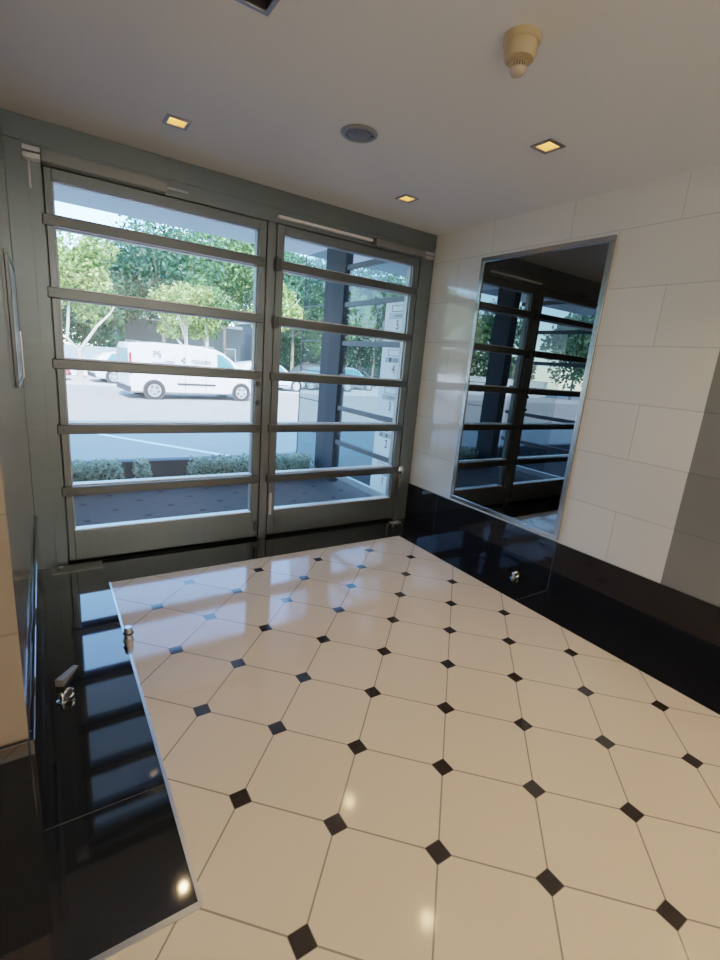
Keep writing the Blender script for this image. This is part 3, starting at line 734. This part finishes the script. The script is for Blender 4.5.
def tall_hedge(x0, x1, y, z1, label, n, seed):
    r = random.Random(seed); b = B()
    leaves(b, n, lambda: (r.uniform(x0, x1), y+r.uniform(-1.6, 1.6)*(.4+.6*r.random()), G+(z1-G)*r.random()**.8+.8*math.sin(r.random()*6)), .55, r)
    tag(b.build('hedge', M['lf_d'], origin=((x0+x1)/2, y, G)), label, 'hedge')
tall_hedge(-140, 13, 119, 12.5, 'long dark hedge behind the white garden wall', 24000, 92)
tall_hedge(58, 138, 136, 17, 'tall dark hedge seen through the porch screen behind the parked cars', 15000, 91)
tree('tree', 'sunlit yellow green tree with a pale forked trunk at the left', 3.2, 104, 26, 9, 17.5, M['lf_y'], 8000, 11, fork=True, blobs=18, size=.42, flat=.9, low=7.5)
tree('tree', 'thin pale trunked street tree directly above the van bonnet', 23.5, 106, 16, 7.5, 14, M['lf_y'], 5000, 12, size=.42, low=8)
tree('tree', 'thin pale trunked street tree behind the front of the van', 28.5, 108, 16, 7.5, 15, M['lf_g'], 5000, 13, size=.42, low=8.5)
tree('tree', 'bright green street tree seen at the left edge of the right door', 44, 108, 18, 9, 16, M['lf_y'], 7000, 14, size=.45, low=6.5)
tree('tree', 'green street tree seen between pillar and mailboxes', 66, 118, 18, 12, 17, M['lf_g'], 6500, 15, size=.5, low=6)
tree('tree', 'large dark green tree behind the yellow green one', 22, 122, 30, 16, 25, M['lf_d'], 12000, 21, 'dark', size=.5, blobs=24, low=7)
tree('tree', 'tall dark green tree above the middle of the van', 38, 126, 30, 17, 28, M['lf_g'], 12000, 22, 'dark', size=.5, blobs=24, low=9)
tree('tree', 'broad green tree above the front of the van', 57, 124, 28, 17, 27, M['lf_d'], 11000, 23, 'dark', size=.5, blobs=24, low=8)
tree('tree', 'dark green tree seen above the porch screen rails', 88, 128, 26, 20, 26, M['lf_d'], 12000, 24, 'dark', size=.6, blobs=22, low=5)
tree('tree', 'dark bushy tree behind the white garden wall', 9, 128, 20, 11, 12, M['lf_d'], 7000, 25, 'dark', size=.5, blobs=18, flat=.8, low=2)
for i, (x, lab) in enumerate(((-8, 'tall background tree at the left of the far tree row'), (16, 'tall background tree behind the yellow green tree'), (40, 'tall background tree behind the middle of the van'),
                              (64, 'tall background tree behind the centre post'), (90, 'tall background tree behind the slate blue pillar'), (118, 'tall background tree behind the mailboxes'), (148, 'tall background tree at the right end of the far tree row'))):
    tree('tree', lab, x, 164, 30, 17, [14, 18, 27, 30, 28, 24, 20][i], M['lf_d'], 9000, 60+i, 'dark', size=.75, blobs=20, low=1)
for i, (x, y, m_) in enumerate(((-18, 101, 'lf_g'), (-42, 120, 'lf_d'), (-66, 101, 'lf_y'), (-92, 122, 'lf_g'), (116, 126, 'lf_g'), (-120, 122, 'lf_d'))):
    tree('tree', ['green tree beyond the left door jamb', 'dark tree far along the street', 'sunlit tree far along the street', 'green tree at the far end of the street', 'green tree at the far right of the street', 'dark tree at the very end of the street'][i], x, y, 22, 15, 20, M[m_], 5500, 40+i, size=.65, low=5, blobs=16)

# ------------------------------------------------------------------ light
w = bpy.data.worlds.new('sky'); SC.world = w; w.use_nodes = True
nt = w.node_tree; bg = nt.nodes['Background']; sk = nt.nodes.new('ShaderNodeTexSky'); sk.sky_type = 'NISHITA'
sk.sun_disc = False; sk.sun_elevation = math.radians(50); sk.sun_rotation = math.radians(200); sk.air_density = 1.0; sk.dust_density = .05
mxs = nt.nodes.new('ShaderNodeMix'); mxs.data_type = 'RGBA'; mxs.blend_type = 'MULTIPLY'; mxs.inputs[0].default_value = 1; mxs.inputs[7].default_value = (.62, .81, 1.04, 1)
nt.links.new(sk.outputs[0], mxs.inputs[6]); nt.links.new(mxs.outputs[2], bg.inputs[0]); bg.inputs[1].default_value = 1.65
sun = bpy.data.lights.new('sun', 'SUN'); sun.energy = 11.5; sun.angle = math.radians(.6); sun.color = (1, .94, .84)
so = bpy.data.objects.new('sun', sun); COL.objects.link(so)
sd = Vector((.20, 1, -1.17)).normalized()           # light travels this way: from behind the building, over its roof
so.rotation_euler = sd.to_track_quat('-Z', 'Y').to_euler()

# added, unseen neutral fill behind the viewer, bounced off the hall walls
for p, d, e in (((0, -13.5, 10), (0, -1, -.35), 70), ((6, -13.5, 10), (0, -1, -.35), 70), ((-9.5, -8, 10), (-1, 0, -.35), 45)):
    al = bpy.data.lights.new('hall_fill', 'AREA'); al.energy = e; al.size = .8; al.color = (.99, 1, .97)
    ao = bpy.data.objects.new('hall_fill', al); COL.objects.link(ao); ao.location = [q*U for q in p]
    ao.rotation_euler = Vector(d).to_track_quat('-Z', 'Y').to_euler()

# ------------------------------------------------------------------ camera
cd = bpy.data.cameras.new('camera'); cam = bpy.data.objects.new('camera', cd); COL.objects.link(cam)
cd.sensor_fit = 'HORIZONTAL'; cd.sensor_width = 36; cd.lens = 474.348/720*36; cd.clip_start = .02; cd.clip_end = 400
cam.location = (-2.9868*U, -4.28566*U, 6.19939*U)
cam.rotation_euler = [math.radians(a) for a in (76.09132, -4.73233, -32.98991)]
SC.camera = cam
SC.view_settings.view_transform = 'Filmic'
SC.view_settings.look = 'Medium Low Contrast'
SC.view_settings.exposure = 0.72
SC.cycles.max_bounces = 10; SC.cycles.transparent_max_bounces = 16
SC.cycles.use_denoising = True
SC.cycles.sample_clamp_indirect = 6
